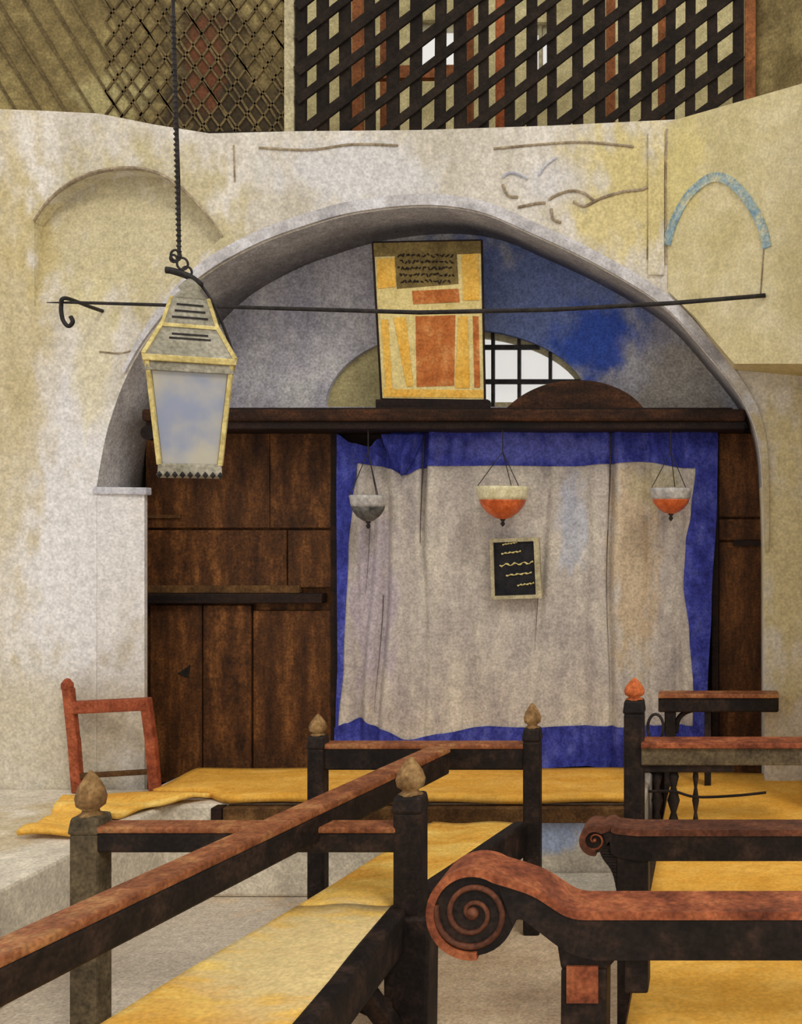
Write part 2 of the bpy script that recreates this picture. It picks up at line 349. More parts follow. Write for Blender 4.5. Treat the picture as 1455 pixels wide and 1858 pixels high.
# relief lines and stucco curls on the wall above the arch
def rib(name, pts, r, m=plaster):
    return struct(MB().tube(smoothline([at(a, b, YW-.002).to_tuple() for a, b in pts], 6), r, 6).build(name, m))
struct(MB().box(X(1176, YW), X(1205, YW), YW-.014, YW+.01, Z(500, YW), Z(240, YW)).build('trim_6', plaster, bevel=.004))
rib('trim_18', [(1210, 234), (1207, 340), (1208, 480)], .005, line_m)
rib('trim_19', [(1176, 242), (1178, 330), (1174, 470)], .003, line_m)
rib('trim_7', [(470, 268), (560, 272), (640, 262), (722, 264)], .006, line_m)
rib('trim_8', [(896, 270), (980, 262), (1060, 258), (1150, 266)], .006, line_m)
rib('trim_9', [(424, 264), (426, 330)], .004, line_m)
for k, pts in enumerate([[(912, 322), (925, 314), (945, 318), (958, 325)], [(912, 335), (922, 355), (940, 358)], [(978, 318), (990, 300), (1010, 285)],
                         [(996, 362), (1015, 352), (1040, 346), (1062, 352), (1080, 366)], [(940, 376), (970, 370), (990, 368)], [(1000, 378), (1004, 398), (1018, 404)],
                         [(1040, 365), (1060, 374), (1090, 360), (1130, 348), (1170, 342), (1178, 325)]]):
    rib('trim_%d' % (10+k), pts, .007, ledge_m if k in (0, 2) else line_m)
rib('trim_17', [(180, 638), (215, 641), (240, 636)], .004, line_m)

# ------------------------------------------------------------------ gallery
GY = 5.05
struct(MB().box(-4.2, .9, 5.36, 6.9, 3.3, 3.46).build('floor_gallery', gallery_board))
YG = 6.6
gw = []
for (a, b, c, d) in ((748, 842, 36, 128), (955, 1002, 40, 132)):
    gw.append([(X(a, YG), Z(d, YG)), (X(b, YG), Z(d, YG)), (X(b, YG), Z(c, YG)), (X(a, YG), Z(c, YG))])
struct(slab('wall_gallery', [(-4.4, 3.4), (-4.4, 5.4), (1.0, 5.4), (1.0, 3.4)], gw, YG, YG+.18, gallery_back))
for k, g in enumerate(gw):
    wr = bpy.data.objects.new('window_%d' % (k+2), None); COL.objects.link(wr); wr.location = (g[0][0], YG, g[0][1]); struct(wr)
    (x0, z0), (x1, _), (_, z1), _ = g
    MB().box(x0, x1, YG+.06, YG+.065, z0, z1).build('window_pane', clear_glass, wr)
    m_ = MB(); m_.box(x0, x0+.03, YG+.03, YG+.08, z0, z1); m_.box(x1-.03, x1, YG+.03, YG+.08, z0, z1); m_.box(x0, x1, YG+.03, YG+.08, z0, z0+.03)
    m_.box((x0+x1)/2-.01, (x0+x1)/2+.01, YG+.03, YG+.08, z0, z1)
    m_.build('window_frame', frame_pale, wr)
# posts standing behind the screen
for (px, w, Y, m, lab, top) in ((914, 26, 5.5, gallery_orange, 'bright orange-brown wooden post standing behind the middle of the black lattice', 5.0),
                           (650, 18, 5.9, gallery_brown, 'brown wooden post behind the left part of the lattice, left of the crossbar joint', 5.0),
                           (698, 14, 6.1, gallery_brown, 'thin brown post behind the lattice, second from its left end', 5.0),
                           (848, 20, 5.9, gallery_brown, 'brown wooden post behind the lattice just left of the orange one', 5.0),
                           (1108, 16, 5.9, gallery_brown, 'brown post behind the lattice right of the small window', 5.0),
                           (1204, 20, 5.7, gallery_brown, 'broad brown post behind the right part of the black lattice', 5.0)):
    x = X(px, Y); hw = w/2/F*Y
    p = MB().box(x-hw, x+hw, Y-hw, Y+hw, 3.46, top).build('gallery_post', m, bevel=.006)
    tag(p, lab, 'post', 'posts in the gallery behind the screen')
a, b = at(659.6, 134, 5.9), at(837.5, 132, 5.9)
tag(MB().bar(a, b, .05, .07).build('gallery_crossbar', gallery_brown), 'brown horizontal crossbar running between posts behind the lattice', 'beam')
# bold black lattice
zl0 = Z(236, GY)-.035; zl1 = 4.42
lat = thing('lattice_screen', 'bold black wooden lattice screen of upright bars and slanting slats over the arch', 'screen', (X(940, GY), GY, zl0))
nb = 20
for k in range(nb):
    px = 548+k*(1338-548)/(nb-1)+random.uniform(-4, 4)
    x = X(px, GY); hw = (9.5+random.uniform(-1.5, 1.5))/F*GY; lean = random.uniform(-.008, .008)
    z0 = zl0 if px < 1235 else Z(236-(px-1235)*.33, GY)-.03
    MB().hexa([(x-hw, GY-.015, z0), (x+hw, GY-.015, z0), (x+hw, GY+.015, z0), (x-hw, GY+.015, z0),
               (x-hw+lean, GY-.015, zl1), (x+hw+lean, GY-.015, zl1), (x+hw+lean, GY+.015, zl1), (x-hw+lean, GY+.015, zl1)]).build('upright_bar', lattice_m, lat)
xl, xr = X(542, GY), X(1345, GY)
sl = .78; step = 58/F*GY; c = zl0-sl*(xr-xl)+step*.6
while c < zl1:
    xa = max(xl, xl+(zl0-c)/sl); xb = min(xr, xl+(zl1-c)/sl)
    if xb-xa > .04:
        j = random.uniform(-.012, .012)
        za, zb_ = c+sl*(xa-xl)+j, c+sl*(xb-xl)-j
        if za < zl0: za = zl0
        MB().bar((xa, GY-.022, za+.012), (xb, GY-.022, zb_), .014, .044+random.uniform(-.008, .008), up=(0, 0, 1)).build('slanting_slat', lattice_m, lat)
    c += step+random.uniform(-.012, .012)
# brown boarding with fine lattice, left
zf0 = Z(240, GY)-.03
fl = thing('trellis_panel', 'brown boarded gallery panel with thin crossed laths left of the black lattice', 'panel', (X(260, GY), GY, zf0))
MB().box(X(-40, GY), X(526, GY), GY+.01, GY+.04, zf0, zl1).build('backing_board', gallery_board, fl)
lm = MB()
def clipbar(mb, x0, z0, dx, dz, xa, xb, w):
    # keep the part of a slanting lath that lies inside the panel
    ts = []
    t0, t1 = 0, 3.0
    if dx > 0: t0 = max(t0, (xa-x0)/dx); t1 = min(t1, (xb-x0)/dx)
    else: t0 = max(t0, (xb-x0)/dx); t1 = min(t1, (xa-x0)/dx)
    t1 = min(t1, (zl1-z0)/dz)
    if t1-t0 > .03: mb.bar((x0+dx*t0, GY+.006, z0+dz*t0), (x0+dx*t1, GY+.006, z0+dz*t1), w, .009, up=(0, 1, 0))
X0, X1, XM = X(-40, GY), X(526, GY), X(190, GY)
for k in range(34):                    # "\" laths
    xs = X0+k*.125; clipbar(lm, xs+random.uniform(-.015, .015), zf0, -.52, .85, X0, X1, .011)
for k in range(-12, 22):               # "/" laths on the right part only
    xs = XM+k*.085; clipbar(lm, xs, zf0, .6, .8, XM, X1, .010)
for k in range(24):
    xs = XM+k*.085; clipbar(lm, xs, zf0, -.6, .8, XM, X1, .009)
lm.build('laths', lattice_fine, fl)
MB().box(X(518, GY), X(536, GY), GY-.02, GY+.05, zf0, zl1).build('end_post', frame_pale, fl, bevel=.004)
MB().box(X(-40, GY), X(518, GY), GY-.012, GY+.045, zf0-.01, zf0+.03).build('bottom_rail', lattice_m, fl)
# boarded end of the gallery on the right
tag(MB().hexa([(X(1372, GY), GY+.02, Z(196, GY)-.05), (X(1480, GY), GY-.2, Z(196, GY)-.05), (X(1480, GY), GY-.16, Z(196, GY)-.05), (X(1372, GY), GY+.06, Z(196, GY)-.05),
               (X(1372, GY), GY+.02, zl1), (X(1480, GY), GY-.2, zl1), (X(1480, GY), GY-.16, zl1), (X(1372, GY), GY+.06, zl1)]).build('end_board', gallery_board),
    'olive brown boarded panel closing the gallery at the right end of the black lattice', 'panel')
tag(MB().box(X(1351, GY), X(1371, GY), GY-.02, GY+.04, Z(205, GY)-.04, zl1).build('gallery_post', gallery_brown, bevel=.005),
    'dull red-brown post at the right end of the black lattice', 'post', 'posts in the gallery behind the screen')

# ------------------------------------------------------------------ tie rod
YR = 4.62
rod = thing('tie_rod', 'thin black iron tie rod spanning the arch from a wall hook', 'rod', at(760, 556, YR))
MB().tube([at(85, 549, YR), at(140, 549, YR), at(520, 560, YR), at(760, 567, YR), at(1000, 562, YR), at(1220, 550, YR), at(1389, 536, YR)], [.002, .007, .009, .010, .010, .010, .010], 10).build('bar', iron, rod, smooth=True)
hk = MB()
hk.tube(smoothline([Vector((X(118, YR), YW+.02, Z(541, YR))), Vector((X(118, YR), YW-.1, Z(541, YR))), at(118, 541, YR), at(111, 556, YR), at(114, 580, YR), at(124, 592, YR), at(132, 584, YR), at(128, 574, YR)], 6), .009, 8)
hk.build('wall_hook', iron, rod, smooth=True)

# ------------------------------------------------------------------ wooden ark with cornice
ark = thing('wooden_ark', 'tall dark brown wooden ark front with cornice, filling the arched niche', 'ark', (X(800, YA), YA, 0))
xl = X(262, YA); xr = X(1382, YA); xc0 = X(604, YA); xc1 = X(1302, YA)
zc = Z(780, YA)
for (xa, xb, seams) in ((xl, xc0, (365, 455, 540)), (xc1, xr, ())):
    MB().box(xa, xb, YA+.03, YT-.005, .02, zc).build('backboard', ark_wood, ark)
# left side: upper planks, shelf, lower planks
def plank(px0, px1, py0, py1, d=0):
    MB().box(X(px0, YA), X(px1, YA), YA-d, YA+.035, Z(py1, YA), Z(py0, YA)).build('plank', ark_wood, ark, bevel=.004)
plank(264, 489, 786, 958); plank(490, 602, 786, 958, .003)
plank(266, 520, 962, 1066, .004); plank(522, 602, 962, 1066)
plank(272, 366, 1098, 1420); plank(369, 456, 1098, 1420, .005); plank(459, 602, 1108, 1420)
MB().box(X(266, YA), X(590, YA), YA-.045, YA+.03, Z(1094, YA), Z(1076, YA)).build('shelf', ark_dark, ark, bevel=.006)
MB().box(X(268, YA), X(545, YA), YA-.015, YA+.03, Z(1076, YA), Z(1062, YA)).build('shelf_moulding', brown_rail, ark, bevel=.004)
MB().prism([(X(322, YA), Z(1222, YA)), (X(342, YA), Z(1230, YA)), (X(346, YA), Z(1206, YA))], YA-.004, YA+.01).build('keyhole', ink, ark)
MB().box(X(266, YA), X(330, YA), YA-.01, YA+.01, Z(940, YA), Z(934, YA)).build('batten', brown_rail, ark)
# right side
plank(1304, 1382, 786, 938); plank(1304, 1382, 942, 980, .006); plank(1304, 1382, 984, 1420)
MB().box(X(1330, YA), X(1382, YA), YA-.02, YA+.02, Z(990, YA), Z(980, YA)).build('batten', ark_dark, ark)
MB().box(xc0-.005, xc0+.03, YA-.02, YA+.06, .42, zc).build('jamb', ark_dark, ark, bevel=.004)
MB().box(xc1-.03, xc1+.005, YA-.02, YA+.06, .42, zc).build('jamb', ark_dark, ark, bevel=.004)
MB().box(xc0, xc1, YA+.06, YT-.005, .02, zc).build('inner_back', ark_dark, ark)
YC = 4.98
z0, z1, z2 = Z(778, YC), Z(764, YC), Z(742, YC)
cx0, cx1 = X(256, YC), X(1352, YC)
MB().box(cx0+.01, cx1, YC+.02, YT-.005, z0, z1+.002).build('cornice_fascia', ark_dark, ark, bevel=.006)
MB().box(cx0, cx1, YC, YT-.005, z1, z2).build('cornice', cornice_m, ark, bevel=.012)
MB().box(cx0+.12, cx1-.06, YC+.05, YT-.01, z2, z2+.012).build('cornice_lip', ark_dark, ark, bevel=.004)
MB().lathe([(.0, -.03), (.035, -.028), (.035, .028), (0, .03)], (0, 0, 0), 16).build('cornice_scroll', ark_dark, ark).data.transform(
    Matrix.Translation(Vector((cx0+.03, YC+.03, Z(785, YC)))-Vector(ark.location)) @ Matrix.Rotation(math.pi/2, 4, 'X') @ Matrix.Translation(Vector(ark.location)))
YP = 5.04
ped = [(X(912, YP), z2-.004)]+[(X(a, YP), Z(b, YP)) for a, b in [(940, 722), (968, 706), (1000, 695), (1040, 690), (1080, 692), (1115, 702), (1145, 718), (1166, 738)]]+[(X(1172, YP), z2-.004)]
MB().prism([tuple(p) for p in smoothline(ped, 4)], YP, YP+.07).build('pediment', cornice_m, ark, bevel=.005)

# ------------------------------------------------------------------ curtain
YK = 5.19
LEFT = [(785, 614), (900, 613), (1200, 613), (1300, 610), (1390, 607)]
RIGHT = [(785, 1302), (900, 1300), (1100, 1290), (1250, 1283), (1390, 1280)]
def fold(px, py):
    d = 0
    for c, w, a in ((770, 6, .05), (1108, 6, .046), (672, 8, .03), (702, 8, .034), (985, 8, .016), (1062, 9, .012), (1175, 8, .02), (1232, 8, .022), (645, 7, .02), (850, 12, .01)):
        cc = c+((py-1000)*-.06 if c == 985 else (max(0, py-950)*-.05 if c in (672, 702) else 0)+3*math.sin(py/70+c))
        fade = 1 if c in (770, 1108) and py < 900 else .75 if c == 1108 else max(.25, 1-(py-900)/260) if c == 770 else 1
        d += a*fade*math.exp(-((px-cc)/w)**2)
        d -= a*.55*fade*math.exp(-((px-cc-16)/14)**2)
    lo = max(0, min(1, (py-1100)/280))
    d += .009*math.sin((px-(py-900)*.05)/26)+lo*.018*math.sin((px-(py-1100)*.1)/31)+.006*math.sin(px/47+py/160)+.004*math.sin(px/19+1.3)
    return d*1.35
def cpt(px, py, off=0):
    Y = YK+fold(px, py)*.75-off
    p = at(px, py, YK); return (p.x, min(Y, 5.24), p.z)
TOP = [(612, 790), (640, 806), (668, 812), (690, 798), (716, 784), (1300, 784)]
BOT = [(608, 1386), (1300, 1392)]
cur = thing('ark_curtain', 'wide pale linen curtain with blue borders hanging across the ark', 'curtain', at(950, 1390, YK))
def cfull(u, v):
    py0 = 790+(1388-790)*v
    px = interp(LEFT, py0)+(interp(RIGHT, py0)-interp(LEFT, py0))*u
    t, b = interp(TOP, px), interp(BOT, px)
    return cpt(px, t+(b-t)*v)
MB().grid(cfull, 300, 90).build('cloth_panel', cloth, cur, smooth=True)
TB = [(612, 842), (640, 840), (690, 846), (704, 850), (735, 862), (766, 850), (778, 846), (900, 845), (1040, 846), (1100, 842), (1165, 838), (1250, 850), (1302, 852)]
BB = [(605, 1320), (628, 1312), (652, 1303), (690, 1322), (738, 1341), (800, 1330), (890, 1318), (1300, 1316)]
LI = [(785, 651), (860, 646), (900, 640), (1000, 633), (1200, 624), (1320, 614)]
RI = [(785, 1262), (850, 1262), (930, 1254), (985, 1244), (1060, 1240), (1150, 1251), (1250, 1258), (1390, 1256)]
def f_top(u, v):
    px = 613+(1302-613)*u; return cpt(px, interp(TOP, px)-2+(interp(TB, px)-interp(TOP, px)+2)*v, .007)
def f_bot(u, v):
    px = 607+(1281-607)*u; return cpt(px, interp(BB, px)+(interp(BOT, px)+2-interp(BB, px))*v, .007)
def f_l(u, v):
    py = 815+(1330-815)*v; return cpt(interp(LEFT, py)-1+(interp(LI, py)-interp(LEFT, py)+1)*u, py, .006)
def f_r(u, v):
    py = 790+(1388-790)*v; return cpt(interp(RI, py)+(interp(RIGHT, py)+1-interp(RI, py))*u, py, .006)
MB().grid(f_top, 260, 10).build('top_border', blue_cloth, cur, smooth=True)
MB().grid(f_bot, 240, 10).build('bottom_border', blue_cloth, cur, smooth=True)
MB().grid(f_l, 8, 70).build('left_border', blue_cloth, cur, smooth=True)
MB().grid(f_r, 12, 80).build('right_border', blue_cloth, cur, smooth=True)
for px0, pya, pyb, wd in ((770, 790, 985, .0045), (1108, 786, 960, .0045), (1108, 960, 1310, .002), (985, 1080, 1180, .002), (702, 1080, 1290, .002), (672, 900, 1080, .002)):
    pts = []
    for k in range(25):
        py = pya+(pyb-pya)*k/24; cc = px0+((py-1000)*-.06 if px0 == 985 else (max(0, py-950)*-.05 if px0 in (672, 702) else 0)+3*math.sin(py/70+px0))
        pts.append(cpt(cc-4, py, .012))
    MB().tube(pts, [wd*(1-.75*k/24) for k in range(25)], 6).build('seam_crease_shade', crease_m, cur, smooth=True)  # dark lines along seams and folds; crease shade put into their colour
# knotted bunch of blue cloth hanging at the top left
def f_swag(u, v):
    a = (u-.5)*2; w = 1-.72*v**1.4
    px = 732+a*38*w; py = 788+v*(76-abs(a)**1.5*14)
    p = at(px, py, YK); fo = .012*math.sin(u*14+v*3)
    return (p.x, YK-.02-.045*math.sin(math.pi*(u*.9+.05))*math.sin(math.pi*(.15+.8*v))+fo, p.z)
MB().grid(f_swag, 30, 18).build('gathered_bunch', blue_cloth, cur, smooth=True, solid=.006)

# plaque pinned to the curtain
YQ = 5.135
pq = thing('wall_plaque', 'small black plaque with gold lines in a pale frame on the curtain', 'plaque', at(936, 1085, YQ))
quad = [(889, 978), (978, 975), (983, 1085), (892, 1088)]
def q(u, v, Y): 
    a = Vector(quad[0]).lerp(Vector(quad[1]), u); b = Vector(quad[3]).lerp(Vector(quad[2]), u); c = a.lerp(b, v); p = at(c.x, c.y, YQ); p.y = Y; return p
def qbox(u0, u1, v0, v1, ya, yb):
    return MB().hexa([q(u0, v1, ya), q(u1, v1, ya), q(u1, v1, yb), q(u0, v1, yb), q(u0, v0, ya), q(u1, v0, ya), q(u1, v0, yb), q(u0, v0, yb)])
qbox(.05, .95, .04, .96, YQ, YQ+.02).build('board', slate, pq)
fm = MB()
for r in ((0, 1, 0, .06), (0, 1, .94, 1), (0, .07, .06, .94), (.89, 1, .06, .94)):
    m_ = qbox(*r, YQ-.01, YQ+.025); fm.add(m_.v, m_.f)
fm.build('frame', frame_pale, pq)
tx = MB()
for (a, b, v, amp) in ((.22, .62, .25, .006), (.18, .86, .44, .02), (.3, .82, .61, .008), (.52, .86, .78, .008), (.25, .55, .10, .004)):
    tx.tube([q(a+(b-a)*k/16, v+amp*math.sin(k*1.5)-.03*k/16, YQ-.002) for k in range(17)], [.0035+.002*math.sin(k*2.1) for k in range(17)], 6)
tx.build('lettering', gold, pq)

# ------------------------------------------------------------------ hanging oil lamps
def oil_lamp(px, rim, bot, rpx, mu, ml, mk, lab, tilt=0):
    Y = 5.02; c = at(px, rim, Y); r = rpx/F*Y; d = (bot-rim)/F*Y
    t = thing('hanging_oil_lamp', lab, 'lamp', (c.x, c.y, c.z-d), 'oil lamps hanging before the curtain')
    MB().lathe([(r*.90, -.34*d), (r*.97, -.2*d), (r*1.0, 0), (r*1.06, .015), (r*1.0, .02), (r*.92, .0), (r*.88, -.30*d)], c, 28).build('glass_rim', mu, t, smooth=True)
    MB().lathe([(.004, -d*.98), (r*.3, -d*.92), (r*.62, -d*.74), (r*.84, -d*.5), (r*.905, -.36*d), (r*.925, -.32*d), (r*.6, -.30*d), (.004, -.29*d)], c, 28).build('bowl', ml, t, smooth=True)
    MB().lathe([(.002, -d-.03), (.012, -d-.018), (.006, -d-.006), (.014, -d*.97), (.003, -d*.95)], c, 12).build('drop', mk, t, smooth=True)
    top = Vector((c.x, Y, z0+.004))
    ch = MB()
    for k in range(3):
        a = math.radians(200+120*k); ch.tube([c+Vector((r*1.02*math.cos(a), r*1.02*math.sin(a), .012)), top+Vector((0, 0, -.11))], .0022, 5)
    ch.tube([top+Vector((0, 0, -.11)), top], .003, 6)
    ch.build('chains', iron, t)
oil_lamp(912, 890, 944, 46, pale_glass, orange_oil, iron, 'cream-rimmed oil lamp with orange bowl hanging above the black plaque')
oil_lamp(668, 906, 948, 32, grey_glass, grey_metal, iron, 'small dull grey oil lamp hanging at the left end of the curtain')
oil_lamp(1217, 893, 934, 37, grey_glass, orange_oil, iron, 'grey-rimmed oil lamp with orange bowl hanging at the right end of the curtain')

# ------------------------------------------------------------------ picture on the cornice
YB = 5.10
pic = thing('standing_picture', 'cream and orange picture panel with dark writing standing on the ark cornice', 'picture', (X(782, YB), YB, z2))
pc = [(676, 440), (874, 436), (880, 727), (692, 724)]
def pq2(px, py): # position on the picture's board, given the pixel on its front
    return Vector((X(px, YB), YB, Z(py, YB)))
def pbox(poly, ya, yb): return MB().prism([(X(a, YB), Z(b, YB)) for a, b in poly], ya, yb)
pbox(pc, YB, YB+.02).build('board', paper_c, pic)
MB().box(X(684, YB), X(886, YB), YB-.02, YB+.05, z2+.013, Z(727, YB)+.004).build('shadow_foot', ark_dark, pic)  # dark block holding the picture up; its colour stands in for shadow below
def lbl(poly, name, m, d=.003): return pbox(poly, YB-d, YB+.001).build(name, m, pic)
lbl([(676, 441), (872, 437), (873, 460), (679, 466)], 'olive_band', paper_b)
lbl([(684, 470), (716, 468), (718, 520), (686, 524)], 'yellow_patch', paper_y)
lbl([(838, 462), (868, 460), (870, 545), (840, 545)], 'yellow_patch', paper_y)
lbl([(716, 458), (828, 452), (832, 515), (720, 524)], 'text_block', paper_b, .002)
lbl([(748, 528), (832, 524), (834, 548), (750, 552)], 'rust_panel', paper_r)
lbl([(754, 574), (826, 572), (824, 700), (756, 702)], 'rust_panel', paper_r, .002)
lbl([(714, 576), (736, 575), (750, 700), (738, 702)], 'yellow_column', paper_y)
lbl([(692, 580), (704, 580), (712, 706), (700, 706)], 'yellow_column', paper_y)
lbl([(832, 574), (848, 574), (852, 704), (826, 704)], 'yellow_column', paper_y)
lbl([(858, 574), (868, 574), (871, 703), (861, 703)], 'rust_column', paper_r)
lbl([(696, 706), (876, 708), (878, 722), (697, 720)], 'yellow_base', paper_y)
wr = MB()
for row, (y, xa, xb) in enumerate(((464, 722, 824), (475, 726, 826), (487, 722, 822), (499, 726, 828), (511, 728, 820))):
    x = xa
    while x < xb-4:
        w_ = random.uniform(3, 7)
        wr.tube(smoothline([pq2(x, y+random.uniform(-3, 3))+Vector((0, -.004, 0)) for x in (x, x+w_*.4, x+w_*.7, x+w_)], 3), .0032, 5)
        x += w_+random.uniform(1, 4)
wr.build('handwriting', ink, pic)
ol = MB()
for a, b in ((0, 1), (1, 2), (2, 3), (3, 0)):
    ol.tube([pq2(*pc[a]), pq2(*pc[b])], .006 if a in (1, 3) else .005, 6)
ol.build('dark_edging', ark_dark, pic)

# ------------------------------------------------------------------ hanging lantern
YL = 3.6
lx = X(345, YL); th = math.atan((HX-345)/F)
lan = thing('hanging_lantern', 'four-sided glass lantern with tin roof hanging from a chain at left', 'lantern', (lx, YL, Z(865, YL)))
lan.rotation_euler = (0, 0, th)
k_ = math.cos(th)*YL/F
def lz(py): return Z(py, YL)-Z(865, YL)
class LB(MB):     # local builder: adds the lantern's base height back so build() can subtract the origin
    def build(s, name, m, parent=None, **kw):
        org = Vector(lan.location); s.v = [v+org for v in s.v]; return MB.build(s, name, m, parent, **kw)
def frus(mb, w0, z0_, w1, z1_):
    return mb.hexa([(-w0, -w0, z0_), (w0, -w0, z0_), (w0, w0, z0_), (-w0, w0, z0_), (-w1, -w1, z1_), (w1, -w1, z1_), (w1, w1, z1_), (-w1, w1, z1_)])
wT, wBt = 74*k_, 54*k_
zT, zB = lz(668), lz(846)
g = LB()
for s_ in range(4):
    R_ = Matrix.Rotation(s_*math.pi/2, 3, 'Z'); e = .004
    P_ = [R_ @ Vector(v) for v in [(-wBt+.01, -wBt+e, zB), (wBt-.01, -wBt+e, zB), (wT-.01, -wT+e, zT), (-wT+.01, -wT+e, zT)]]
    P2 = [R_ @ Vector(v) for v in [(-wBt+.01, -wBt+e+.003, zB), (wBt-.01, -wBt+e+.003, zB), (wT-.01, -wT+e+.003, zT), (-wT+.01, -wT+e+.003, zT)]]
    g = LB(); g.hexa(P_+P2); g.build('glass_pane', dusty_glass, lan)
    fb = LB(); c0 = R_ @ Vector((-wBt, -wBt, zB)); c1 = R_ @ Vector((-wT, -wT, zT))
    fb.bar(c0, c1, .013, .013, up=(.3, .9, 0)); fb.build('corner_bar', brass, lan)
frus(LB(), wBt+.006, lz(866), wBt+.004, zB+.004).build('base', lantern_grey, lan, bevel=.004)
bt = LB()
for k in range(9):
    a = k*.7; bt.lathe([(.001, -.012), (.010, 0), (.001, .012)], (-wBt+2*wBt*k/8, -wBt-.004, lz(864)), 8)
bt.build('beaded_edge', iron, lan)
frus(LB(), 82*k_, lz(668), 84*k_, lz(657)).build('eave', brass, lan, bevel=.003)
frus(LB(), 78*k_, lz(684), 76*k_, lz(668)).build('top_band', lantern_grey, lan, bevel=.003)
frus(LB(), 81*k_, lz(657), 50*k_, lz(600)).build('lower_roof', lantern_grey, lan)
frus(LB(), 54*k_, lz(603), 50*k_, lz(596)).build('roof_band', brass, lan)
frus(LB(), 49*k_, lz(596), 34*k_, lz(548)).build('upper_roof', lantern_grey, lan)
vn = LB()
for y_, w_ in ((572, 34), (584, 40), (616, 40), (624, 46), (560, 30)):
    vn.box(-w_*k_*.8, w_*k_*.8, -(49-15*(596-y_)/48 if y_ < 598 else 50+31*(y_-600)/57)*k_-.004, 0, lz(y_)-.003, lz(y_)+.003)
vn.build('vent_slots', iron, lan)
for s_ in range(4):
    R_ = Matrix.Rotation(s_*math.pi/2, 3, 'Z'); rb = LB()
    rb.bar(R_ @ Vector((-81*k_, -81*k_, lz(657))), R_ @ Vector((-49*k_, -49*k_, lz(598))), .012, .012, up=(.3, .9, 0))
    rb.bar(R_ @ Vector((-49*k_, -49*k_, lz(598))), R_ @ Vector((-33*k_, -33*k_, lz(546))), .010, .010, up=(.3, .9, 0))
    rb.build('roof_rib', brass, lan)
LB().lathe([(34*k_, lz(548)), (30*k_, lz(540)), (18*k_, lz(528)), (22*k_, lz(522)), (12*k_, lz(512)), (5*k_, lz(506))], (0, 0, 0), 20).build('cap', lantern_grey, lan, smooth=True)
ca = LB(); ca.tube(smoothline([Vector((-46*k_, 0, lz(494))), Vector((-30*k_, 0, lz(495))), Vector((0, 0, lz(503))), Vector((22*k_, 0, lz(518)))], 6), [.006]+[.012]*17+[.006], 8)
ca.tube(smoothline([Vector((22*k_, 0, lz(518))), Vector((44*k_, 0, lz(550))), Vector((70*k_, 0, lz(610))), Vector((84*k_, 0, lz(655)))], 6), .005, 6)
ca.build('carrying_handle', iron, lan, smooth=True)
rg = LB()
for (dx, y_, r_) in ((-6, 494, 9), (-26, 466, 9), (-14, 480, 10), (-30, 472, 6)):
    rg.tube([Vector((dx*k_+r_*k_*math.cos(a*math.pi/8), .0, lz(y_)+r_*k_*1.2*math.sin(a*math.pi/8))) for a in range(16)], .004, 6, closed=True)
rg.build('rings', iron, lan, smooth=True)
cd = LB(); cd.tube([Vector((-20*k_, 0, lz(470))), Vector((-21*k_, 0, lz(330))), Vector((-28*k_, 0, lz(120))), Vector((-32*k_, 0, lz(-30)))], .006, 6)
for k in range(46):
    cd.lathe([(.001, -.012), (.0095, 0), (.001, .012)], (-20*k_-(12*k_)*(k/50), 0, lz(468-9.6*k)), 6)
cd.build('chain', iron, lan)
# candle cups inside
ci = LB()
for dx in (-.04, .03): ci.lathe([(.012, .05), (.016, .1), (.02, .12), (.012, .2), (.01, .22)], (dx, -.01, 0), 12)
ci.build('candle_cups', brass, lan, smooth=True)

# ------------------------------------------------------------------ masonry bench round the wall
SH = .45
sb = thing('masonry_bench', 'low whitewashed masonry bench along the left and under the ark', 'bench', (-2.4, 4.6, 0))
MB().add([(-3.7, 2.9, 0), (-2.43, 2.9, 0), (-2.43, 4.62, 0), (-.32, 4.62, 0), (-.32, YA-.02, 0), (pier_x+.01, YA-.02, 0), (pier_x+.01, YW-.005, 0), (-3.7, YW-.005, 0)]+
         [(-3.7, 2.9, SH-.04), (-2.43, 2.9, SH-.04), (-2.43, 4.62, SH-.04), (-.32, 4.62, SH-.04), (-.32, YA-.02, SH-.04), (pier_x+.01, YA-.02, SH-.04), (pier_x+.01, YW-.005, SH-.04), (-3.7, YW-.005, SH-.04)],
         [tuple(range(7, -1, -1)), tuple(range(8, 16))]+[(i, (i+1) % 8, (i+1) % 8+8, i+8) for i in range(8)]).build('masonry', masonry, sb, bevel=.015)
xb = X(412, 4.62)
MB().box(xb, -.34, 4.575, 4.64, SH-.11, SH-.042).build('edge_board', brown_rail, sb, bevel=.006)
MB().box(xb-.05, xb-.002, 4.57, 4.64, SH-.16, SH-.042).build('board_end', ark_dark, sb, bevel=.005)
tag(MB().box(-1.55, -.36, 4.36, 4.615, 0, .115).build('step', masonry, bevel=.012), 'low pale stone step in front of the bench under the curtain', 'step')
def mat_mesh(fn, nu, nv): return MB().grid(fn, nu, nv)
def m1(u, v):
    x = -2.54+(-.36+2.54)*u; yn = 4.72-.12*max(0, min(1, (x+2.3)/.15)); y = yn+(YA-.115-yn)*v
    return (x, y, SH-.012+.006*math.sin(x*9)*math.sin(y*14))
tag(mat_mesh(m1, 60, 10).build('straw_mat', straw2, smooth=True, solid=.03), 'long yellow straw mat lying on the bench under the ark', 'mat')
def m2(u, v):
    y = 4.10+(4.70-4.10)*v
    xw = -2.74-.14*v+.03*math.sin(v*5); xf = -2.47+.03*math.sin(v*9+1)
    if v > .7: xf += (v-.7)*.75
    x = xw+(xf-xw)*u
    return (x, y, SH-.014+.008*math.sin(u*5+v*11)+.006*math.sin(v*23))
tag(mat_mesh(m2, 14, 40).build('straw_mat', straw, smooth=True, solid=.02), 'rumpled yellow straw mat on the bench in the left corner', 'mat')

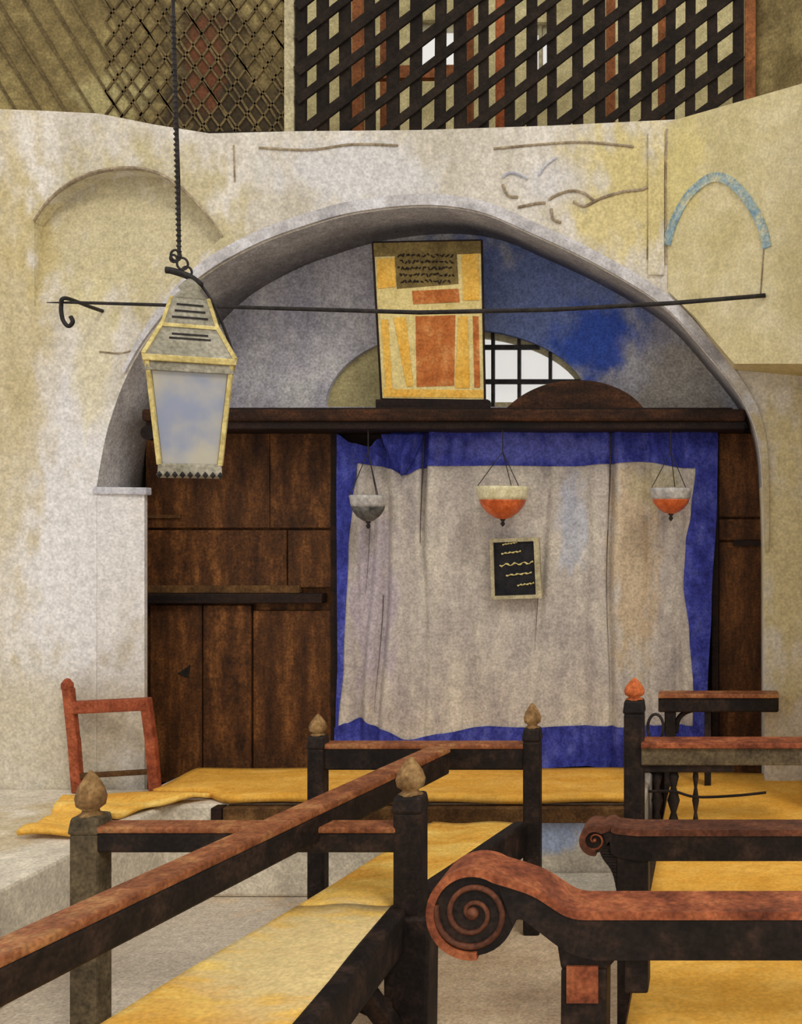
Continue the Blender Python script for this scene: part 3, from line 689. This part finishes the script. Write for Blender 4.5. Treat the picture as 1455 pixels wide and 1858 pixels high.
# red-brown frame standing on the bench against the wall
YF = 4.82
bf = thing('frame_stand', 'red-brown wooden frame of two posts and a rail against the white wall', 'frame', (X(195, YF), YF, SH-.04))
def post2(pts, w, m=bright_red):
    mb = MB(); P = [at(a, b, YF) for a, b in pts]
    for i in range(len(P)-1): mb.bar(P[i]-Vector((0, 0, .004)), P[i+1]+Vector((0, 0, .004)), w*(1-.05*i), .04, up=(0, 1, 0))
    return mb.build('post', m, bf, bevel=.006)
post2([(142, 1436), (134, 1340), (124, 1250)], .045)
post2([(282, 1436), (274, 1340), (264, 1268)], .045)
MB().lathe([(.018, 0), (.026, .015), (.026, .035), (.012, .055), (.001, .06)], at(122, 1254, YF), 14).build('post_knob', bright_red, bf, smooth=True)
MB().bar(at(128, 1284, YF), at(268, 1277, YF), .05, .056).build('top_rail', bright_red, bf, bevel=.006)
MB().bar(at(140, 1408, YF), at(274, 1400, YF), .03, .022).build('lower_rail', brown_rail, bf, bevel=.004)

# ------------------------------------------------------------------ long bench in the middle
lb = thing('long_bench', 'long bench with yellow straw seat, four finial posts and a diagonal back rail', 'bench', (-1.2, 3.3, 0))
def railx(Y): return -1.30+(Y-3.13)*.2
def frontx(Y): return -.985+max(0, Y-3.3)*.235
def yquad(x0, x1, x2, x3, ya, yb, za, zb, mb=None):   # x0,x1 at ya ; x2,x3 at yb
    return (mb or MB()).hexa([(x0, ya, za), (x1, ya, za), (x3, yb, za), (x2, yb, za), (x0, ya, zb), (x1, ya, zb), (x3, yb, zb), (x2, yb, zb)])
def seat(ya, yb):
    def fn(u, v):
        Y = ya+(yb-ya)*v; xa = railx(Y)-.05; xb = frontx(Y)-.03; return (xa+(xb-xa)*u, Y, SH-.015+.004*math.sin(u*8+Y*5))
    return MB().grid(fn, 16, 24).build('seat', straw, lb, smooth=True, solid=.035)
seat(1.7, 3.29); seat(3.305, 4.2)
# front beams, back beam, cross beam
yquad(frontx(1.7)-.04, frontx(1.7)+.02, frontx(3.3)-.04, frontx(3.3)+.02, 1.7, 3.3, SH-.13, SH+.004).build('front_beam', dark, lb, bevel=.012)
yquad(frontx(3.3)-.04, frontx(3.3)+.02, frontx(4.2)-.04, frontx(4.2)+.02, 3.3, 4.2, SH-.13, SH+.008).build('front_beam', dark, lb, bevel=.012)
yquad(railx(1.7)-.06, railx(1.7)-.01, railx(4.2)-.06, railx(4.2)-.01, 1.7, 4.2, SH-.13, SH-.035).build('back_beam', dark, lb, bevel=.008)
MB().box(railx(3.3)-.05, frontx(3.3)-.02, 3.27, 3.33, SH-.12, SH-.035).build('cross_beam', dark, lb)
# back rail; the light on its top is put into the red-brown cap
zr = .745
a = Vector((railx(1.6)-.01, 1.6, zr-.045)); b = Vector((railx(4.16)-.005, 4.16, zr-.045))
br = MB().bar(a, b, .085, .085).build('back_rail', dark, lb, bevel=.008)
a.z = b.z = zr+.009
sub(MB().bar(a, b, .095, .024), 'lit_rail_top', red_pale, br, bevel=.006, label='red-brown cap, lit rail top in its colour')
# posts: square shaft, turned neck, acorn finial
def bench_post(x, Y, w, ztop, fin, mshaft, mfin, root, zbase=0):
    h = w/2
    p = MB().box(x-h, x+h, Y-h, Y+h, zbase, ztop-.05)
    p.hexa([(x-h*1.12, Y-h*1.12, ztop-.055), (x+h*1.12, Y-h*1.12, ztop-.055), (x+h*1.12, Y+h*1.12, ztop-.055), (x-h*1.12, Y+h*1.12, ztop-.055)]+
           [(x-h*.95, Y-h*.95, ztop), (x+h*.95, Y-h*.95, ztop), (x+h*.95, Y+h*.95, ztop), (x-h*.95, Y+h*.95, ztop)])
    o = p.build('post', mshaft, root, bevel=.01)
    r = w*.5
    sub(MB().lathe([(r*.9, 0), (r*.6, .008), (r*.55, fin*.12), (r*.95, fin*.22), (r*1.05, fin*.4), (r*.85, fin*.62), (r*.45, fin*.84), (r*.2, fin*.95), (.002, fin)], (x, Y, ztop-.002), 18),
        'finial', mfin, o, smooth=True, label='carved acorn finial')
    return o
nrx, nlx, frx, flx = X(745, 3.3), X(165, 3.3), X(966, 4.22), X(577, 4.22)
bench_post(nrx, 3.3, .088, .80, .118, dark, acorn, lb)
bench_post(nlx, 3.3, .088, .735, .14, post_grey, acorn, lb)
bench_post(frx, 4.22, .068, .83, .10, dark, acorn, lb)
bench_post(flx, 4.22, .068, .80, .085, dark, acorn, lb)
def arm(x0, x1, Y, zt_, h, w, m, mc, root, capname='lit_rail_top'):
    o = MB().box(x0, x1, Y-w/2, Y+w/2, zt_-h, zt_-.018).build('arm_rail', m, root, bevel=.008)
    sub(MB().box(x0, x1, Y-w/2-.006, Y+w/2+.006, zt_-.02, zt_), capname, mc, o, bevel=.006)  # cap strip whose colour stands for light on the arm's top
    return o
arm(nlx+.03, nrx-.03, 3.3, .705, .082, .075, dark, red_pale, lb)
arm(flx+.02, frx-.02, 4.235, .765, .105, .07, dark, red_pale, lb)
# legs and a slanting brace under the near seat
MB().hexa([(nrx-.06, 3.22, 0), (nrx+.07, 3.22, 0), (nrx+.07, 3.36, 0), (nrx-.06, 3.36, 0), (nrx-.07, 3.24, SH-.02), (nrx+.075, 3.24, SH-.02), (nrx+.075, 3.36, SH-.02), (nrx-.07, 3.36, SH-.02)]).build('leg', dark, lb, bevel=.01)
MB().bar((nrx-.12, 3.1, SH-.13), (nrx-.02, 3.2, .1), .05, .06, up=(0, 1, 0)).build('brace', dark, lb, bevel=.006)
MB().bar((nrx-.28, 3.05, .36), (nrx-.04, 3.2, .16), .05, .06, up=(0, 1, 0)).build('brace', dark, lb, bevel=.006)
for x_, y_ in ((railx(3.3)-.03, 3.3), (railx(4.15)-.03, 4.15), (railx(1.8)-.03, 1.8), (frontx(1.8)-.02, 1.8)):
    MB().box(x_-.035, x_+.035, y_-.035, y_+.035, 0, SH-.05).build('leg', dark, lb)
MB().box(railx(1.75)-.04, railx(1.75)+.02, 1.66, 1.74, SH-.1, zr-.08).build('upright', dark, lb)

# ------------------------------------------------------------------ armed bench along the right
rb = thing('armed_bench', 'yellow-seated bench along the right side with scrolled and straight arm rails', 'bench', (0, 3.5, 0))
SX0, SX1 = -.215, .41
for ya, yb in ((1.9, 2.44), (2.47, 3.06), (3.09, 4.1), (4.13, 5.05)):
    def fn(u, v, ya=ya, yb=yb):
        return (SX0+(SX1-SX0)*u, ya+(yb-ya)*v, SH-.018+.004*math.sin(u*7+v*6))
    MB().grid(fn, 14, 14).build('seat', straw2, rb, smooth=True, solid=.035)
MB().box(SX0-.012, SX0+.03, 1.9, 5.05, SH-.11, SH-.034).build('front_beam', brown_rail, rb, bevel=.008)
for y_ in (2.0, 3.6, 5.0):
    MB().box(SX1-.07, SX1-.01, y_-.03, y_+.03, 0, SH-.035).build('leg', dark, rb)
MB().box(SX1-.04, SX1, 1.9, 5.05, SH-.1, SH-.036).build('back_beam', dark, rb)
# scrolled arms
def scroll_arm(Y, cpx, cpy, rad, px_flat, py_flat, th_, depth, big, capm):
    cx, cz = X(cpx, Y), Z(cpy, Y); r = rad
    zt_ = Z(py_flat, Y); xf = X(px_flat, Y)
    # outline: outer top line from wall end to the scroll crown, then round the scroll
    topl = [(.41, zt_), (xf+.06, zt_), (xf, zt_+.004)]
    crown = []
    a0 = math.radians(58)
    pe = Vector((cx+r*math.cos(a0), cz+r*math.sin(a0)))
    top_s = smoothline([Vector((xf+.06, zt_)), Vector((xf, zt_+.006)), Vector(((xf+pe.x)/2+.005, (zt_+pe.y)/2+.012)), pe], 6)
    turn = [Vector((cx+r*math.cos(a0+t*math.radians(285)/30), cz+r*math.sin(a0+t*math.radians(285)/30))) for t in range(31)]
    low = smoothline([turn[-1], Vector((cx+r*1.15, cz-r*.12)), Vector((xf-.01, zt_-th_*.8)), Vector((xf+.06, zt_-th_))], 5)
    poly = [Vector((.41, zt_))]+top_s+turn+low[1:]+[Vector((.41, zt_-th_))]
    y0, y1 = Y-depth/2, Y+depth/2
    # fill as pieces: straight beam, neck, disc
    mb = MB()
    mb.box(xf+.06, .41, y0, y1, zt_-th_, zt_)
    lo2 = list(reversed(low)); n_ = max(len(top_s), len(lo2))
    def samp(L_, t): 
        f_ = t*(len(L_)-1); i_ = min(int(f_), len(L_)-2); return L_[i_].lerp(L_[i_+1], f_-i_)
    A = [samp(top_s, k/14) for k in range(15)]; B = [samp(lo2, k/14) for k in range(15)]
    mb.strip(A, B, y0, y1)
    disc = [Vector((cx+r*.985*math.cos(t*2*math.pi/36), cz+r*.985*math.sin(t*2*math.pi/36))) for t in range(36)]
    mb.prism([tuple(p) for p in disc], y0+.006, y1-.006)
    o = mb.build('scrolled_arm', dark, rb, label='dark scroll-ended arm')
    # red-brown band running along the top and rolling round the scroll; the lit top is put into its colour
    path = [Vector((.41, zt_))]+[p.copy() for p in top_s]+[p.copy() for p in turn[1:24]]
    inner = offset_line(path, .012); outr = offset_line(path, -.006)
    band = MB(); band.strip(inner, outr, y0-.004, y1+.004)
    sub(band, 'lit_rail_top', capm, o, label='red-brown top, light put in its colour')
    # carved spiral on the scroll's front
    sp = []
    turns = 2.2 if big else 1.3
    for k in range(70):
        t = k/69; ang = a0+math.pi*.6+t*turns*2*math.pi; rr = r*.80*(1-t)**.85+r*.06
        sp.append(Vector((cx+rr*math.cos(ang), y0+.004, cz+rr*math.sin(ang))))
    spm = MB(); spm.tube(sp, [r*.07*(1-.45*k/69)+.001 for k in range(70)], 8)
    spm.lathe([(r*.16, -.008), (r*.14, .004), (.001, .01)], (0, 0, 0), 12)
    for v in spm.v[-36:]:
        x_, y_, z_ = v; v.x, v.y, v.z = cx+x_, y0-z_+.004, cz+y_
    sub(spm, 'carved_spiral', arm_brown if big else red, o, smooth=True, label='red-brown carved spiral')
    return cx, zt_
Y1 = 2.44
scroll_arm(Y1, 868, 1640, .098, 1040, 1640, .105, .13, True, red)
Y2 = 3.07
scroll_arm(Y2, 1082, 1516, .038, 1122, 1500, .085, .10, False, arm_brown)
# supports of the scrolled arms
x1 = X(1062, Y1)
zs = Z(1640, Y1)-.10
s1 = MB().hexa([(x1-.055, Y1-.05, 0), (x1+.05, Y1-.05, 0), (x1+.05, Y1+.05, 0), (x1-.055, Y1+.05, 0), (x1-.05, Y1-.05, zs-.03), (x1+.055, Y1-.05, zs-.03), (x1+.055, Y1+.05, zs-.03), (x1-.05, Y1+.05, zs-.03)])
s1.hexa([(x1-.05, Y1-.05, zs-.035), (x1+.055, Y1-.05, zs-.035), (x1+.055, Y1+.05, zs-.035), (x1-.05, Y1+.05, zs-.035), (x1-.06, Y1-.05, zs+.03), (x1+.11, Y1-.05, zs+.03), (x1+.11, Y1+.05, zs+.03), (x1-.06, Y1+.05, zs+.03)])
o = s1.build('arm_post', dark, rb, bevel=.008)
sub(MB().box(x1-.036, x1+.036, Y1-.058, Y1-.045, Z(1800, Y1), Z(1735, Y1)), 'red_inlay', red, o, label='red-brown worn face')
MB().box(X(1135, Y1), X(1178, Y1), Y1-.04, Y1+.04, Z(1790, Y1), Z(1715, Y1)).build('arm_bracket', dark, rb, bevel=.006)
x2 = X(1150, Y2); zt2 = Z(1545, Y2)
s2 = MB().box(x2-.045, x2+.045, Y2-.045, Y2+.045, 0, zt2+.01)
br_ = smoothline([Vector((x2-.045, zt2-.12)), Vector((x2-.06, zt2-.05)), Vector((x2-.09, zt2-.005)), Vector((x2-.10, zt2+.03))], 5)
s2.strip(br_, [Vector((x2-.03, p.y)) for p in br_], Y2-.04, Y2+.04)
s2.build('arm_post', dark, rb, bevel=.006)
# third arm: post with orange finial, flat rail, turned spindles
Y3 = 4.1
x3 = X(1151, Y3)
bench_post(x3, Y3, .078, Z(1268, Y3), .085, dark, acorn_red, rb)
o = MB().box(x3+.03, .41, Y3-.05, Y3+.05, Z(1384, Y3), Z(1350, Y3)).build('arm_rail', post_grey, rb, bevel=.006)
sub(MB().box(x3+.03, .41, Y3-.065, Y3+.06, Z(1352, Y3), Z(1342, Y3)), 'lit_rail_top', red, o, bevel=.004, label='red-brown cap')
MB().box(x3+.03, X(1330, Y3), Y3-.035, Y3+.035, Z(1398, Y3), Z(1383, Y3)).build('under_rail', dark, rb, bevel=.004)
for px_, r_ in ((1192, .016), (1222, .018), (1262, .010)):
    h_ = Z(1398, Y3)-SH
    MB().lathe([(r_*.7, 0), (r_*1.3, h_*.12), (r_*.6, h_*.3), (r_*1.4, h_*.5), (r_*.6, h_*.72), (r_*1.2, h_*.9), (r_*.8, h_)], (X(px_, Y3), Y3, SH), 12).build('spindle', dark, rb, smooth=True)
MB().tube(smoothline([at(1176, 1436, Y3-.01), at(1222, 1436, Y3-.01), at(1262, 1446, Y3-.01), at(1330, 1444, Y3-.01), at(1390, 1438, Y3-.01)], 5), .006, 6).build('stretcher', dark, rb)
# fourth arm, furthest back
Y4 = 4.82
o = MB().box(X(1195, Y4), X(1412, Y4), Y4-.04, Y4+.04, Z(1290, Y4), Z(1262, Y4)).build('arm_rail', dark, rb, bevel=.008)
sub(MB().box(X(1195, Y4), X(1412, Y4), Y4-.05, Y4+.05, Z(1264, Y4), Z(1256, Y4)), 'lit_rail_top', red_pale, o, bevel=.004)  # lit top of the dark rail, painted as a paler strip
MB().box(X(1206, Y4), X(1226, Y4), Y4-.03, Y4+.03, 0, Z(1290, Y4)+.005).build('arm_post', dark, rb, bevel=.005)
MB().box(X(1278, Y4), X(1290, Y4), Y4-.025, Y4+.025, SH-.02, Z(1290, Y4)+.005).build('arm_post', dark, rb, bevel=.004)
kb = MB(); kb.tube(smoothline([at(1226, 1330, Y4), at(1230, 1306, Y4), at(1244, 1292, Y4), at(1266, 1286, Y4)], 5), .012, 8)
kb.build('curved_bracket', dark, rb, smooth=True)
MB().tube([at(1190, 1318, Y4)+Vector((.036*math.cos(k*math.pi/10), -.03, .062*math.sin(k*math.pi/10))) for k in range(20)], .007, 6, closed=True).build('iron_ring', iron, rb, smooth=True)
